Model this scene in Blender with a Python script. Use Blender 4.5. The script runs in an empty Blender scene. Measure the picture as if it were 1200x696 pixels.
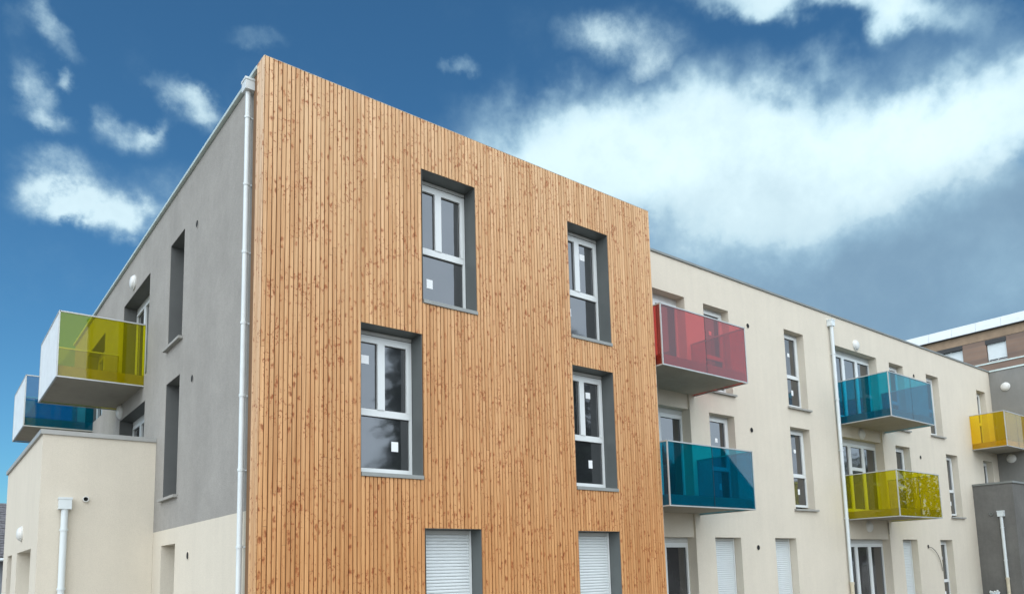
import bpy, bmesh, math, random
from mathutils import Vector, Matrix
random.seed(7)
S = bpy.context.scene
COL = S.collection

# ------------------------------------------------------------------ camera
cd = bpy.data.cameras.new('camera'); cam = bpy.data.objects.new('camera', cd); COL.objects.link(cam)
cr, cu, cf = Vector((0.778326, -0.627246, -0.027753)), Vector((-0.056975, -0.11458, 0.991779)), Vector((0.625269, 0.770346, 0.124919))
m = Matrix.Identity(4)
for i in range(3):
    m[i][0], m[i][1], m[i][2] = cr[i], cu[i], -cf[i]
m.translation = Vector((-3.386, -9.693, 1.664))
cam.matrix_world = m
cd.sensor_width = 36; cd.lens = 36 * 885.515 / 1200
cd.shift_x = -18.3 / 1200; cd.shift_y = 210.5 / 1200
cd.clip_start = 0.1; cd.clip_end = 3000
S.camera = cam

# ------------------------------------------------------------------ exposure, light
S.view_settings.view_transform = 'Standard'; S.view_settings.look = 'None'
S.view_settings.exposure = 1.2; S.view_settings.gamma = 1
try:
    S.cycles.use_denoising = True
    S.cycles.max_bounces = 10; S.cycles.transparent_max_bounces = 24
    S.cycles.glossy_bounces = 5; S.cycles.diffuse_bounces = 4
except Exception:
    pass
SUN_EL, SUN_AZ = math.radians(48), math.radians(222)      # azimuth from +Y towards +X
sd = bpy.data.lights.new('sun', 'SUN'); sun = bpy.data.objects.new('sun', sd); COL.objects.link(sun)
sd.energy = 1.2; sd.angle = math.radians(115); sd.color = (1.0, 0.94, 0.86)
sdir = Vector((math.sin(SUN_AZ) * math.cos(SUN_EL), math.cos(SUN_AZ) * math.cos(SUN_EL), math.sin(SUN_EL)))
sun.rotation_euler = sdir.to_track_quat('Z', 'Y').to_euler()
sun.location = (0, -20, 30)

# ------------------------------------------------------------------ sky
BL = [((0.0675, 0.8302, 0.5534), (0.7022, 0.3447, -0.623), 0.0224, 0.0134, 0.8), ((0.0432, 0.8375, 0.5447), (0.928, -0.2395, 0.2853), 0.0101, 0.0136, 0.35), ((0.0915, 0.84, 0.5348), (0.9693, 0.042, -0.2422), 0.011, 0.0078, 0.35), ((0.0647, 0.8631, 0.5009), (0.456, 0.4085, -0.7907), 0.0279, 0.0147, 0.8), ((0.076, 0.876, 0.4764), (0.9935, -0.0427, -0.1057), 0.0245, 0.0105, 0.6), ((0.0895, 0.8523, 0.5154), (0.9353, -0.2529, 0.2476), 0.0085, 0.0105, 0.8), ((0.1267, 0.8579, 0.4979), (0.9899, -0.0913, -0.1084), 0.0136, 0.0133, 0.6), ((0.154, 0.8612, 0.4843), (0.9705, -0.2309, 0.0696), 0.0314, 0.0177, 0.85), ((0.1808, 0.8492, 0.4961), (0.78, -0.4386, 0.4464), 0.02, 0.0073, 0.5), ((0.2104, 0.8267, 0.5219), (0.9372, -0.0415, -0.3462), 0.0358, 0.0159, 1.0), ((0.1635, 0.8274, 0.5372), (0.9856, -0.1374, -0.0986), 0.0109, 0.007, 0.25), ((0.0956, 0.8964, 0.4329), (0.9887, -0.1455, 0.0363), 0.0405, 0.0231, 0.9), ((0.0923, 0.9101, 0.404), (0.9789, -0.1707, 0.112), 0.0396, 0.0214, 0.8), ((0.1313, 0.9035, 0.4079), (0.9849, -0.1732, 0.0041), 0.0511, 0.0239, 0.75), ((0.1649, 0.9016, 0.3998), (0.9804, -0.1967, -0.012), 0.0409, 0.0207, 0.7), ((0.1988, 0.88, 0.4314), (0.8751, -0.3776, 0.3027), 0.0554, 0.0326, 0.45), ((0.1051, 0.914, 0.3918), (0.9604, -0.2018, 0.1924), 0.0161, 0.0089, 0.5), ((0.2568, 0.7693, 0.5849), (0.9316, -0.361, 0.0416), 0.0281, 0.0102, 0.45), ((0.4656, 0.668, 0.5805), (0.8106, -0.5855, 0.0099), 0.0158, 0.0088, 0.55), ((0.4454, 0.6821, 0.5799), (0.8236, -0.5666, 0.0262), 0.0089, 0.007, 0.4), ((0.6065, 0.5298, 0.5929), (0.7382, -0.6195, -0.2669), 0.0775, 0.029, 0.75), ((0.6326, 0.5291, 0.5656), (0.6848, -0.719, -0.119), 0.0292, 0.0159, 0.4), ((0.5638, 0.5617, 0.6055), (0.7298, -0.6788, -0.0818), 0.0387, 0.017, 0.3)]
BIG = [((0.5714, 0.6509, 0.4998), (0.7382, -0.6717, -0.0623), 0.0931, 0.0489, 0.5), ((0.6343, 0.5973, 0.4907), (0.6934, -0.6929, -0.198), 0.1424, 0.0536, 0.9), ((0.7101, 0.5163, 0.4788), (0.6056, -0.7531, -0.257), 0.1637, 0.0672, 1.0), ((0.7826, 0.4282, 0.4519), (0.5242, -0.7956, -0.3035), 0.1352, 0.0655, 1.0), ((0.8166, 0.3865, 0.4287), (0.4624, -0.8567, -0.2286), 0.103, 0.0561, 0.7), ((0.8501, 0.2717, 0.4511), (0.191, -0.9713, 0.1415), 0.0754, 0.0494, 1.0), ((0.8495, 0.2376, 0.4711), (0.3901, -0.8657, -0.3137), 0.0442, 0.0326, 0.6), ((0.8331, 0.3259, 0.447), (0.3784, -0.9207, -0.0958), 0.0553, 0.0363, 0.6), ((0.6731, 0.4213, 0.6078), (0.6128, -0.7647, -0.1994), 0.0619, 0.0128, 0.6), ((0.7184, 0.3689, 0.5898), (0.5877, -0.7451, -0.3155), 0.0774, 0.0172, 1.0), ((0.7641, 0.3016, 0.5703), (0.4944, -0.8189, -0.2915), 0.0708, 0.0187, 0.9), ((0.762, 0.3284, 0.5581), (0.5251, -0.8106, -0.2593), 0.0216, 0.0128, 0.5), ((0.8116, 0.2503, 0.5279), (0.4259, -0.8448, -0.3241), 0.0737, 0.0475, 0.35), ((0.7564, 0.3967, 0.5201), (0.2875, -0.9298, 0.2299), 0.0637, 0.0206, 0.3), ((0.5869, 0.6714, 0.4525), (0.7906, -0.5104, -0.3384), 0.0637, 0.0407, 0.35), ((0.7209, 0.5699, 0.3944), (0.6363, -0.7183, -0.2812), 0.1231, 0.0511, 0.45), ((0.9111, 0.2829, 0.2997), (0.3327, -0.9162, -0.2235), 0.0462, 0.0367, 0.7), ((0.6506, 0.6493, 0.3939), (0.6523, -0.7509, -0.1033), 0.2077, 0.0526, 0.25), ((0.8146, 0.3047, 0.4935), (0.3591, -0.9224, -0.1423), 0.1175, 0.0436, 0.3), ((0.5611, 0.6374, 0.5282), (0.6352, -0.7612, 0.1308), 0.1194, 0.0382, 0.22)]
GREY = [((0.8401, 0.416, 0.348), (0.4352, -0.8348, -0.3371), 0.1978, 0.0684, 1.0), ((0.877, 0.3161, 0.3619), (0.3665, -0.8977, -0.2446), 0.1018, 0.0647, 0.7), ((0.7657, 0.5146, 0.3858), (0.5824, -0.764, -0.2777), 0.1086, 0.0452, 0.6), ((0.7941, 0.5008, 0.3443), (0.5688, -0.7271, -0.3844), 0.0895, 0.0403, 0.7), ((0.883, 0.3719, 0.2864), (0.4112, -0.8375, -0.3599), 0.1029, 0.0482, 0.9), ((0.8947, 0.2633, 0.3608), (0.3452, -0.9015, -0.261), 0.0454, 0.0443, 0.6)]
W = bpy.data.worlds.new('World'); S.world = W; W.use_nodes = True
nt = W.node_tree; N = nt.nodes; L = nt.links
for n in list(N): N.remove(n)
def nd(t, **k):
    n = N.new(t)
    for a, b in k.items(): setattr(n, a, b)
    return n
def mth(op, a, b=None, c=None, clamp=False):
    n = nd('ShaderNodeMath', operation=op, use_clamp=clamp)
    for i, v in enumerate((a, b, c)):
        if v is None: continue
        if isinstance(v, (int, float)): n.inputs[i].default_value = v
        else: L.new(v, n.inputs[i])
    return n.outputs[0]
def vmth(op, a, b=None):
    n = nd('ShaderNodeVectorMath', operation=op)
    for i, v in enumerate((a, b)):
        if v is None: continue
        if isinstance(v, tuple): n.inputs[i].default_value = v
        elif isinstance(v, (int, float)): n.inputs['Scale'].default_value = v
        else: L.new(v, n.inputs[i])
    return n
def smooth(v, lo, hi):
    n = nd('ShaderNodeMapRange', interpolation_type='SMOOTHSTEP'); L.new(v, n.inputs[0])
    n.inputs[1].default_value = lo; n.inputs[2].default_value = hi
    return n.outputs[0]
def cmix(f, a, b):
    n = nd('ShaderNodeMix', data_type='RGBA')
    if isinstance(f, (int, float)): n.inputs[0].default_value = f
    else: L.new(f, n.inputs[0])
    for i, v in ((6, a), (7, b)):
        if isinstance(v, tuple): n.inputs[i].default_value = v
        else: L.new(v, n.inputs[i])
    return n.outputs[2]
tc = nd('ShaderNodeTexCoord'); gen = vmth('NORMALIZE', tc.outputs['Generated']).outputs[0]
def noise(vec, scale, detail=6, rough=.55):
    n = nd('ShaderNodeTexNoise'); L.new(vec, n.inputs['Vector'])
    n.inputs['Scale'].default_value = scale; n.inputs['Detail'].default_value = detail; n.inputs['Roughness'].default_value = rough
    return n
wn = noise(gen, 9, 5); wv = vmth('SUBTRACT', wn.outputs['Color'], (.5, .5, .5)).outputs[0]
wn2 = noise(gen, 38, 7, .62); wv2 = vmth('SUBTRACT', wn2.outputs['Color'], (.5, .5, .5)).outputs[0]
def scaled(v, s):
    n = vmth('SCALE', v); n.inputs['Scale'].default_value = s; return n.outputs[0]
pw = vmth('ADD', vmth('ADD', gen, scaled(wv, .04)).outputs[0], scaled(wv2, .03)).outputs[0]
pbig = vmth('ADD', vmth('ADD', gen, scaled(wv, .13)).outputs[0], scaled(wv2, .02)).outputs[0]
def field(blobs, vec, K):
    acc = None
    for c, u, ru, rv, s in blobs:
        c = Vector(c); u = Vector(u); w = c.normalized(); u = (u - w * u.dot(w)).normalized(); v = w.cross(u)
        R = Matrix((u, v, w)).transposed()
        mp = nd('ShaderNodeMapping', vector_type='TEXTURE'); L.new(vec, mp.inputs[0])
        mp.inputs['Location'].default_value = c; mp.inputs['Rotation'].default_value = R.to_euler()
        mp.inputs['Scale'].default_value = (ru * K, rv * K, max(ru, rv) * K * 2)
        g = nd('ShaderNodeTexGradient', gradient_type='SPHERICAL'); L.new(mp.outputs[0], g.inputs[0])
        sm = mth('MULTIPLY', smooth(g.outputs['Fac'], 0, .9), s)
        acc = sm if acc is None else mth('ADD', acc, sm)
    return acc
small = field(BL, pw, 1.7)
big = field(BIG, pbig, 2.05)
grey = field(GREY, pbig, 2.0)
fb = noise(gen, 16, 8, .6).outputs['Fac']
fb2 = noise(gen, 5, 6, .55).outputs['Fac']
fb3 = noise(gen, 26, 10, .62).outputs['Fac']
a_small = mth('MULTIPLY', smooth(mth('MULTIPLY', small, mth('MULTIPLY_ADD', fb3, 1.9, -.05)), .03, 1.3), .9)
a_big = smooth(mth('MULTIPLY', big, mth('MULTIPLY_ADD', fb2, .8, mth('MULTIPLY_ADD', fb3, .8, .15))), .02, 1.55)
a_grey = smooth(mth('MULTIPLY', grey, mth('MULTIPLY_ADD', fb2, .8, .6)), .05, 1.1)
# away from the blue opening in front the cover is broken cloud all round
sep = nd('ShaderNodeSeparateXYZ'); L.new(gen, sep.inputs[0])
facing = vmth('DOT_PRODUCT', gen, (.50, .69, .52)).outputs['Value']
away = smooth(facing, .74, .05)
cover = smooth(mth('MULTIPLY_ADD', away, .62, mth('MULTIPLY', noise(gen, 2.6, 7, .6).outputs['Fac'], 1.0)), .62, .98)
cover = mth('MULTIPLY', cover, away)
thin = mth('MULTIPLY', smooth(noise(gen, 4, 8, .65).outputs['Fac'], .5, .85), .12)
alpha = mth('MAXIMUM', mth('MAXIMUM', a_small, a_big), mth('MAXIMUM', cover, thin))
alpha = mth('MAXIMUM', alpha, mth('MULTIPLY', a_grey, .92))
alpha = mth('MULTIPLY', alpha, .95)
CW = (.90, 1.12, 1.17, 1); CG = (.235, .375, .505, 1)
dens = mth('MAXIMUM', smooth(mth('MULTIPLY', big, mth('MULTIPLY_ADD', fb3, .9, mth('MULTIPLY', fb2, .9))),   .55, 2.1), smooth(mth('MULTIPLY', small, fb3), .15, .8))
CW = cmix(dens, (.44, .68, .83, 1), CW)
ccol = cmix(mth('MULTIPLY', a_grey, mth('SUBTRACT', 1, mth('MULTIPLY', a_big, .75))), CW, CG)
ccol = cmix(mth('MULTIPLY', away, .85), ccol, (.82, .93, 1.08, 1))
ccol = cmix(mth('MULTIPLY', smooth(mth('MULTIPLY_ADD', fb3, .5, mth('MULTIPLY', fb2, .6)), .38, .85), .38), ccol, (.40, .58, .70, 1))
nish = nd('ShaderNodeTexSky', sky_type='NISHITA'); nish.sun_disc = False
nish.sun_elevation = SUN_EL; nish.sun_rotation = SUN_AZ; nish.air_density = 1.0; nish.dust_density = .6; nish.ozone_density = 1.5
tint = nd('ShaderNodeMix', data_type='RGBA', blend_type='MULTIPLY'); tint.inputs[0].default_value = 1
L.new(nish.outputs[0], tint.inputs[6]); tint.inputs[7].default_value = (.37, .76, .93, 1)
bg1 = nd('ShaderNodeBackground'); L.new(tint.outputs[2], bg1.inputs[0]); bg1.inputs[1].default_value = .055
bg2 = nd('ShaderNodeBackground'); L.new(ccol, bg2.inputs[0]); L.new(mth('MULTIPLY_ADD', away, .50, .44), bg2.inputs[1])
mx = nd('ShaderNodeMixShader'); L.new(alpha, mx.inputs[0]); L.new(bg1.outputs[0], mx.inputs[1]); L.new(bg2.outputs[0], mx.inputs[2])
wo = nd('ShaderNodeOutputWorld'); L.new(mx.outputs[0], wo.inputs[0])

# ------------------------------------------------------------------ materials
def mat(name):
    mm = bpy.data.materials.new(name); mm.use_nodes = True
    t = mm.node_tree; b = t.nodes['Principled BSDF']
    return mm, t, b
def tn(t, typ, **k):
    n = t.nodes.new(typ)
    for a, b in k.items(): setattr(n, a, b)
    return n
def tnoise(t, vec, scale, detail=4, rough=.55):
    n = tn(t, 'ShaderNodeTexNoise'); t.links.new(vec, n.inputs['Vector'])
    n.inputs['Scale'].default_value = scale; n.inputs['Detail'].default_value = detail; n.inputs['Roughness'].default_value = rough
    return n.outputs['Fac']
def tramp(t, fac, stops):
    n = tn(t, 'ShaderNodeValToRGB'); t.links.new(fac, n.inputs[0]); e = n.color_ramp.elements
    while len(e) < len(stops): e.new(.5)
    for k, (p, c) in enumerate(stops): e[k].position = p; e[k].color = (*c, 1)
    return n.outputs[0]
def tmul(t, a, b, f=1.0, bt='MULTIPLY'):
    n = tn(t, 'ShaderNodeMix', data_type='RGBA', blend_type=bt)
    if isinstance(f, float): n.inputs[0].default_value = f
    else: t.links.new(f, n.inputs[0])
    for i, v in ((6, a), (7, b)):
        if isinstance(v, tuple): n.inputs[i].default_value = (*v, 1)
        else: t.links.new(v, n.inputs[i])
    return n.outputs[2]
def mapped(t, sc, out='Object'):
    c = tn(t, 'ShaderNodeTexCoord'); mp = tn(t, 'ShaderNodeMapping'); t.links.new(c.outputs[out], mp.inputs[0]); mp.inputs['Scale'].default_value = sc
    return mp.outputs[0]
def bump(t, b, h, strength, dist=.01):
    n = tn(t, 'ShaderNodeBump'); n.inputs['Strength'].default_value = strength; n.inputs['Distance'].default_value = dist
    t.links.new(h, n.inputs['Height']); t.links.new(n.outputs[0], b.inputs['Normal'])
def plain(name, col, rough=.5, metal=0, var=.08, vs=6, spec=.5):
    mm, t, b = mat(name)
    v = mapped(t, (1, 1, 1)); f = tnoise(t, v, vs, 5)
    lo = tuple(c * (1 - var) for c in col); hi = tuple(min(1, c * (1 + var)) for c in col)
    t.links.new(tramp(t, f, [(.3, lo), (.7, hi)]), b.inputs['Base Color'])
    b.inputs['Roughness'].default_value = rough; b.inputs['Metallic'].default_value = metal; b.inputs['Specular IOR Level'].default_value = spec
    return mm
def render_coat(name, col, blot=.06, streak=.05, grain=.5):
    """scratched mineral wall render: soft blotches, faint rain streaks, sandy grain"""
    mm, t, b = mat(name)
    v = mapped(t, (1, 1, 1)); vs = mapped(t, (3.2, 3.2, .16))
    f1 = tnoise(t, v, .9, 6, .6); f2 = tnoise(t, vs, 1.6, 6, .65); f3 = tnoise(t, v, 85, 3, .7); f4 = tnoise(t, v, 9, 5, .7)
    c = tmul(t, col, tramp(t, f1, [(.3, (1 - blot,) * 3), (.7, (1 + blot * .6,) * 3)]))
    c = tmul(t, c, tramp(t, f2, [(.32, (1 - streak * 1.6, 1 - streak * 1.5, 1 - streak * 1.4)), (.6, (1, 1, 1))]))
    c = tmul(t, c, tramp(t, f4, [(.3, (1 - blot * .7,) * 3), (.7, (1, 1, 1))]))
    c = tmul(t, c, tramp(t, f3, [(.35, (1 - .22 * grain,) * 3), (.65, (1 + .05 * grain,) * 3)]))
    t.links.new(c, b.inputs['Base Color']); b.inputs['Roughness'].default_value = .93; b.inputs['Specular IOR Level'].default_value = .25
    f5 = tnoise(t, v, 32, 4, .7); bump(t, b, f5, .55, .008)
    return mm
M = {}
M['cream'] = render_coat('cream_render', (.64, .582, .48), .04, .022, .45)
M['grey'] = render_coat('grey_render', (.345, .328, .298), .12, .025, .9)
M['wing_grey_dim'] = render_coat('wing_grey_dim_render', (.25, .247, .23), .11, .04, .8)  # darker copy of the grey render: the wing's weaker light put into its colour
M['dark_grey'] = render_coat('dark_grey_render', (.165, .16, .147), .18, .06, .8)
M['concrete'] = render_coat('concrete', (.42, .385, .32), .14, .04, .5)
M['backing'] = plain('dark_batten', (.17, .09, .04), .9)
M['white_pvc'] = plain('white_pvc', (.64, .665, .655), .35, 0, .02)
M['shutter_white'] = plain('white_shutter', (.62, .66, .66), .45, 0, .03)
M['pipe_white'] = plain('white_zinc', (.60, .645, .645), .4, 0, .05, 3)
M['pipe_beige'] = plain('beige_pipe', (.55, .49, .36), .6, 0, .12, 8)
M['box_grey'] = plain('shutter_box', (.46, .47, .45), .5, 0, .04)
M['reveal_metal'] = plain('grey_metal', (.125, .138, .135), .45, .2, .07, 3)
M['dark_metal'] = plain('dark_metal', (.10, .104, .10), .55, .1, .08, 3)
M['annex_coping'] = plain('annex_coping', (.34, .34, .32), .5, .2, .06, 4)
M['sill_metal'] = plain('sill_metal', (.25, .26, .245), .5, .2, .08, 5)
M['sill_concrete'] = plain('sill_concrete', (.30, .295, .27), .8, 0, .10, 9)
M['coping'] = plain('coping_metal', (.21, .22, .205), .5, .3, .08, 4)
M['coping_light'] = plain('coping_light', (.52, .60, .57), .4, .2, .06, 4)
M['alu'] = plain('alu_rail', (.45, .465, .45), .4, .4, .06, 8)
M['lamp_white'] = plain('lamp_white', (.62, .62, .59), .35, 0, .02)
M['black'] = plain('black_hole', (.008, .008, .008), .9)
M['sticker'] = plain('sticker', (.78, .80, .80), .5, 0, .04, 30)
M['screen_white'] = plain('white_screen', (.66, .685, .68), .45, 0, .06, 5)
M['cable'] = plain('cable', (.16, .15, .13), .6)
M['white_metal'] = plain('white_parapet', (.66, .69, .70), .4, 0, .04, 2)
M['slate'] = plain('slate_tiles', (.13, .125, .13), .7, 0, .3, 5)
M['near_black'] = plain('near_black_matt', (.03, .03, .03), .6)

def glass_dark(name, base, ior):
    mm, t, b = mat(name)
    v = mapped(t, (1, 1, 1)); f = tnoise(t, v, 1.3, 3)
    t.links.new(tramp(t, f, [(.3, tuple(c * .7 for c in base)), (.7, tuple(c * 1.25 for c in base))]), b.inputs['Base Color'])
    b.inputs['Roughness'].default_value = .05; b.inputs['IOR'].default_value = ior
    f2 = tnoise(t, v, 1.7, 2); bump(t, b, f2, .12, .02)
    return mm
M['glass'] = glass_dark('window_glass', (.022, .025, .027), 2.3)
M['glass2'] = glass_dark('window_glass_pale_room', (.042, .042, .042), 1.9)

def tinted(name, trans, body, k, ior=1.75):
    """coloured laminated glass: tinted see-through, a little milky body, sharp reflection"""
    mm = bpy.data.materials.new(name); mm.use_nodes = True; t = mm.node_tree
    for n in list(t.nodes): t.nodes.remove(n)
    tr = tn(t, 'ShaderNodeBsdfTransparent'); tr.inputs[0].default_value = (*[c ** .5 for c in trans], 1)
    tl = tn(t, 'ShaderNodeBsdfTranslucent'); tl.inputs[0].default_value = (*body, 1)
    df = tn(t, 'ShaderNodeBsdfDiffuse'); df.inputs[0].default_value = (*body, 1)
    a = tn(t, 'ShaderNodeMixShader'); a.inputs[0].default_value = .35; t.links.new(tl.outputs[0], a.inputs[1]); t.links.new(df.outputs[0], a.inputs[2])
    b2 = tn(t, 'ShaderNodeMixShader'); b2.inputs[0].default_value = k; t.links.new(tr.outputs[0], b2.inputs[1]); t.links.new(a.outputs[0], b2.inputs[2])
    gl = tn(t, 'ShaderNodeBsdfGlossy'); gl.inputs['Roughness'].default_value = .015; gl.inputs[0].default_value = (.95, .95, .95, 1)
    fr = tn(t, 'ShaderNodeFresnel'); fr.inputs[0].default_value = ior
    geo = tn(t, 'ShaderNodeNewGeometry')
    inv = tn(t, 'ShaderNodeMath', operation='SUBTRACT'); inv.inputs[0].default_value = 1; t.links.new(geo.outputs['Backfacing'], inv.inputs[1])
    mu = tn(t, 'ShaderNodeMath', operation='MULTIPLY'); t.links.new(fr.outputs[0], mu.inputs[0]); t.links.new(inv.outputs[0], mu.inputs[1])
    c = tn(t, 'ShaderNodeMixShader'); t.links.new(mu.outputs[0], c.inputs[0]); t.links.new(b2.outputs[0], c.inputs[1]); t.links.new(gl.outputs[0], c.inputs[2])
    o = tn(t, 'ShaderNodeOutputMaterial'); t.links.new(c.outputs[0], o.inputs[0])
    return mm
M['lime_glass'] = tinted('lime_glass', (.68, .62, .012), (.88, .82, .01), .085, 1.45)
M['blue_glass'] = tinted('blue_glass', (.005, .37, .52), (.002, .40, .56), .07, 1.47)
M['red_glass'] = tinted('red_glass', (.62, .06, .05), (.52, .075, .065), .06, 1.6)
M['yellow_glass'] = tinted('yellow_glass', (.95, .70, .008), (.95, .70, .01), .14, 1.5)

def wood(name, light, dark, knot):
    mm, t, b = mat(name)
    c = tn(t, 'ShaderNodeTexCoord'); oi = tn(t, 'ShaderNodeObjectInfo')
    mul = tn(t, 'ShaderNodeMath', operation='MULTIPLY'); mul.inputs[1].default_value = 173; t.links.new(oi.outputs['Random'], mul.inputs[0])
    cmb = tn(t, 'ShaderNodeCombineXYZ'); t.links.new(mul.outputs[0], cmb.inputs[2]); t.links.new(mul.outputs[0], cmb.inputs[0])
    ad = tn(t, 'ShaderNodeVectorMath', operation='ADD'); t.links.new(c.outputs['Object'], ad.inputs[0]); t.links.new(cmb.outputs[0], ad.inputs[1])
    def mp(s):
        n = tn(t, 'ShaderNodeMapping'); t.links.new(ad.outputs[0], n.inputs[0]); n.inputs['Scale'].default_value = s; return n.outputs[0]
    g = tnoise(t, mp((70, 70, 1.6)), 1, 5, .65)
    g2 = tnoise(t, mp((16, 16, .5)), 1, 3, .5)
    col = tramp(t, g, [(.28, dark), (.62, light)])
    # board to board tone
    rr = tramp(t, oi.outputs['Random'], [(0, (.88, .84, .79)), (.3, (.98, .98, .98)), (.6, (1.03, 1.02, 1.0)), (.85, (.96, .92, .88)), (1, (1.07, 1.09, 1.11))])
    col = tmul(t, col, rr)
    col = tmul(t, col, tramp(t, g2, [(.35, (.84, .76, .68)), (.6, (1.04, 1.04, 1.04))]))
    # knots: dark eyes with a reddish flame round them
    wob = tn(t, 'ShaderNodeTexNoise'); t.links.new(mp((26, 26, 20)), wob.inputs['Vector']); wob.inputs['Scale'].default_value = 1; wob.inputs['Detail'].default_value = 3
    ws = tn(t, 'ShaderNodeVectorMath', operation='SCALE'); t.links.new(wob.outputs['Color'], ws.inputs[0]); ws.inputs['Scale'].default_value = .9
    kv = tn(t, 'ShaderNodeVectorMath', operation='ADD'); t.links.new(mp((11, 11, 7.5)), kv.inputs[0]); t.links.new(ws.outputs[0], kv.inputs[1])
    vo = tn(t, 'ShaderNodeTexVoronoi'); t.links.new(kv.outputs[0], vo.inputs['Vector']); vo.inputs['Scale'].default_value = 1
    pres = tn(t, 'ShaderNodeMath', operation='GREATER_THAN'); pres.inputs[1].default_value = .5
    sx = tn(t, 'ShaderNodeSeparateColor'); t.links.new(vo.outputs['Color'], sx.inputs[0]); t.links.new(sx.outputs[0], pres.inputs[0])
    halo = tn(t, 'ShaderNodeMapRange', interpolation_type='SMOOTHSTEP'); t.links.new(vo.outputs['Distance'], halo.inputs[0]); halo.inputs[1].default_value = .42; halo.inputs[2].default_value = .10
    eye = tn(t, 'ShaderNodeMapRange', interpolation_type='SMOOTHSTEP'); t.links.new(vo.outputs['Distance'], eye.inputs[0]); eye.inputs[1].default_value = .22; eye.inputs[2].default_value = .09
    hf = tn(t, 'ShaderNodeMath', operation='MULTIPLY'); t.links.new(halo.outputs[0], hf.inputs[0]); t.links.new(pres.outputs[0], hf.inputs[1])
    hf2 = tn(t, 'ShaderNodeMath', operation='MULTIPLY'); t.links.new(hf.outputs[0], hf2.inputs[0]); hf2.inputs[1].default_value = .86
    ef = tn(t, 'ShaderNodeMath', operation='MULTIPLY'); t.links.new(eye.outputs[0], ef.inputs[0]); t.links.new(pres.outputs[0], ef.inputs[1])
    ef2 = tn(t, 'ShaderNodeMath', operation='MULTIPLY'); t.links.new(ef.outputs[0], ef2.inputs[0]); ef2.inputs[1].default_value = .6
    col = tmul(t, col, (.30, .115, .03), hf2.outputs[0], 'MIX') if False else tmul(t, col, (.37, .13, .042), hf2.outputs[0], 'MIX')
    col = tmul(t, col, knot, ef2.outputs[0], 'MIX')
    gp = tn(t, 'ShaderNodeNewGeometry')
    def gm(sc):
        n = tn(t, 'ShaderNodeMapping'); t.links.new(gp.outputs['Position'], n.inputs[0]); n.inputs['Scale'].default_value = sc; return n.outputs[0]
    r1 = tnoise(t, gm((9, 9, 7)), 1, 3, .55); r2 = tnoise(t, gm((2.6, 2.6, 2.2)), 1, 4, .6); r3 = tnoise(t, ad.outputs[0], 24, 2, .5)
    rd = tn(t, 'ShaderNodeMath', operation='SUBTRACT'); t.links.new(r1, rd.inputs[0]); rd.inputs[1].default_value = .5
    ra = tn(t, 'ShaderNodeMath', operation='ABSOLUTE'); t.links.new(rd.outputs[0], ra.inputs[0])
    rl = tn(t, 'ShaderNodeMapRange', interpolation_type='SMOOTHSTEP'); t.links.new(ra.outputs[0], rl.inputs[0]); rl.inputs[1].default_value = .042; rl.inputs[2].default_value = .01
    rm = tn(t, 'ShaderNodeMapRange', interpolation_type='SMOOTHSTEP'); t.links.new(r2, rm.inputs[0]); rm.inputs[1].default_value = .46; rm.inputs[2].default_value = .56
    rn = tn(t, 'ShaderNodeMapRange', interpolation_type='SMOOTHSTEP'); t.links.new(r3, rn.inputs[0]); rn.inputs[1].default_value = .47; rn.inputs[2].default_value = .60
    m1 = tn(t, 'ShaderNodeMath', operation='MULTIPLY'); t.links.new(rl.outputs[0], m1.inputs[0]); t.links.new(rm.outputs[0], m1.inputs[1])
    m2 = tn(t, 'ShaderNodeMath', operation='MULTIPLY'); t.links.new(m1.outputs[0], m2.inputs[0]); t.links.new(rn.outputs[0], m2.inputs[1])
    m3 = tn(t, 'ShaderNodeMath', operation='MULTIPLY'); t.links.new(m2.outputs[0], m3.inputs[0]); m3.inputs[1].default_value = .95
    col = tmul(t, col, (.29, .09, .028), m3.outputs[0], 'MIX')
    # paler towards the top of the bay, deeper orange towards the bottom
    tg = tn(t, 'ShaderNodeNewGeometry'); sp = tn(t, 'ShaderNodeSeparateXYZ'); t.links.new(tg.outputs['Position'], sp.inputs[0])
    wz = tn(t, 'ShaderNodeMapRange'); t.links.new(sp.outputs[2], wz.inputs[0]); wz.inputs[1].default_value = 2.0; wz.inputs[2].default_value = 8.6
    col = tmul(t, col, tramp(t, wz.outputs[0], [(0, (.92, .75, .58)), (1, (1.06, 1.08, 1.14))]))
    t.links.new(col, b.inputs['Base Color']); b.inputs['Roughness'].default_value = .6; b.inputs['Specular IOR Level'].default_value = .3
    bump(t, b, g, .25, .002)
    return mm
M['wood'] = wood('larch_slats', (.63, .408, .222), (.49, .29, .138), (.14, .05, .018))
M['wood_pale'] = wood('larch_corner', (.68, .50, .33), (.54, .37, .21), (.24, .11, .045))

def brick_mat():
    mm, t, b = mat('brown_brick')
    c = tn(t, 'ShaderNodeTexCoord'); mp = tn(t, 'ShaderNodeMapping'); t.links.new(c.outputs['Object'], mp.inputs[0]); mp.inputs['Rotation'].default_value = (math.pi / 2, 0, math.pi / 2)
    br = tn(t, 'ShaderNodeTexBrick'); t.links.new(mp.outputs[0], br.inputs[0]); br.inputs['Scale'].default_value = 1
    br.inputs['Brick Width'].default_value = .23; br.inputs['Row Height'].default_value = .075; br.inputs['Mortar Size'].default_value = .009
    br.inputs['Color1'].default_value = (.23, .155, .115, 1); br.inputs['Color2'].default_value = (.165, .118, .095, 1); br.inputs['Mortar'].default_value = (.19, .155, .13, 1)
    f = tnoise(t, mapped(t, (1, .6, 1.4)), .8, 6, .65)
    t.links.new(tmul(t, br.outputs[0], tramp(t, f, [(.3, (.8, .8, .82)), (.7, (1.15, 1.1, 1.05))])), b.inputs['Base Color']); b.inputs['Roughness'].default_value = .9
    return mm
M['brick'] = brick_mat()
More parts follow.
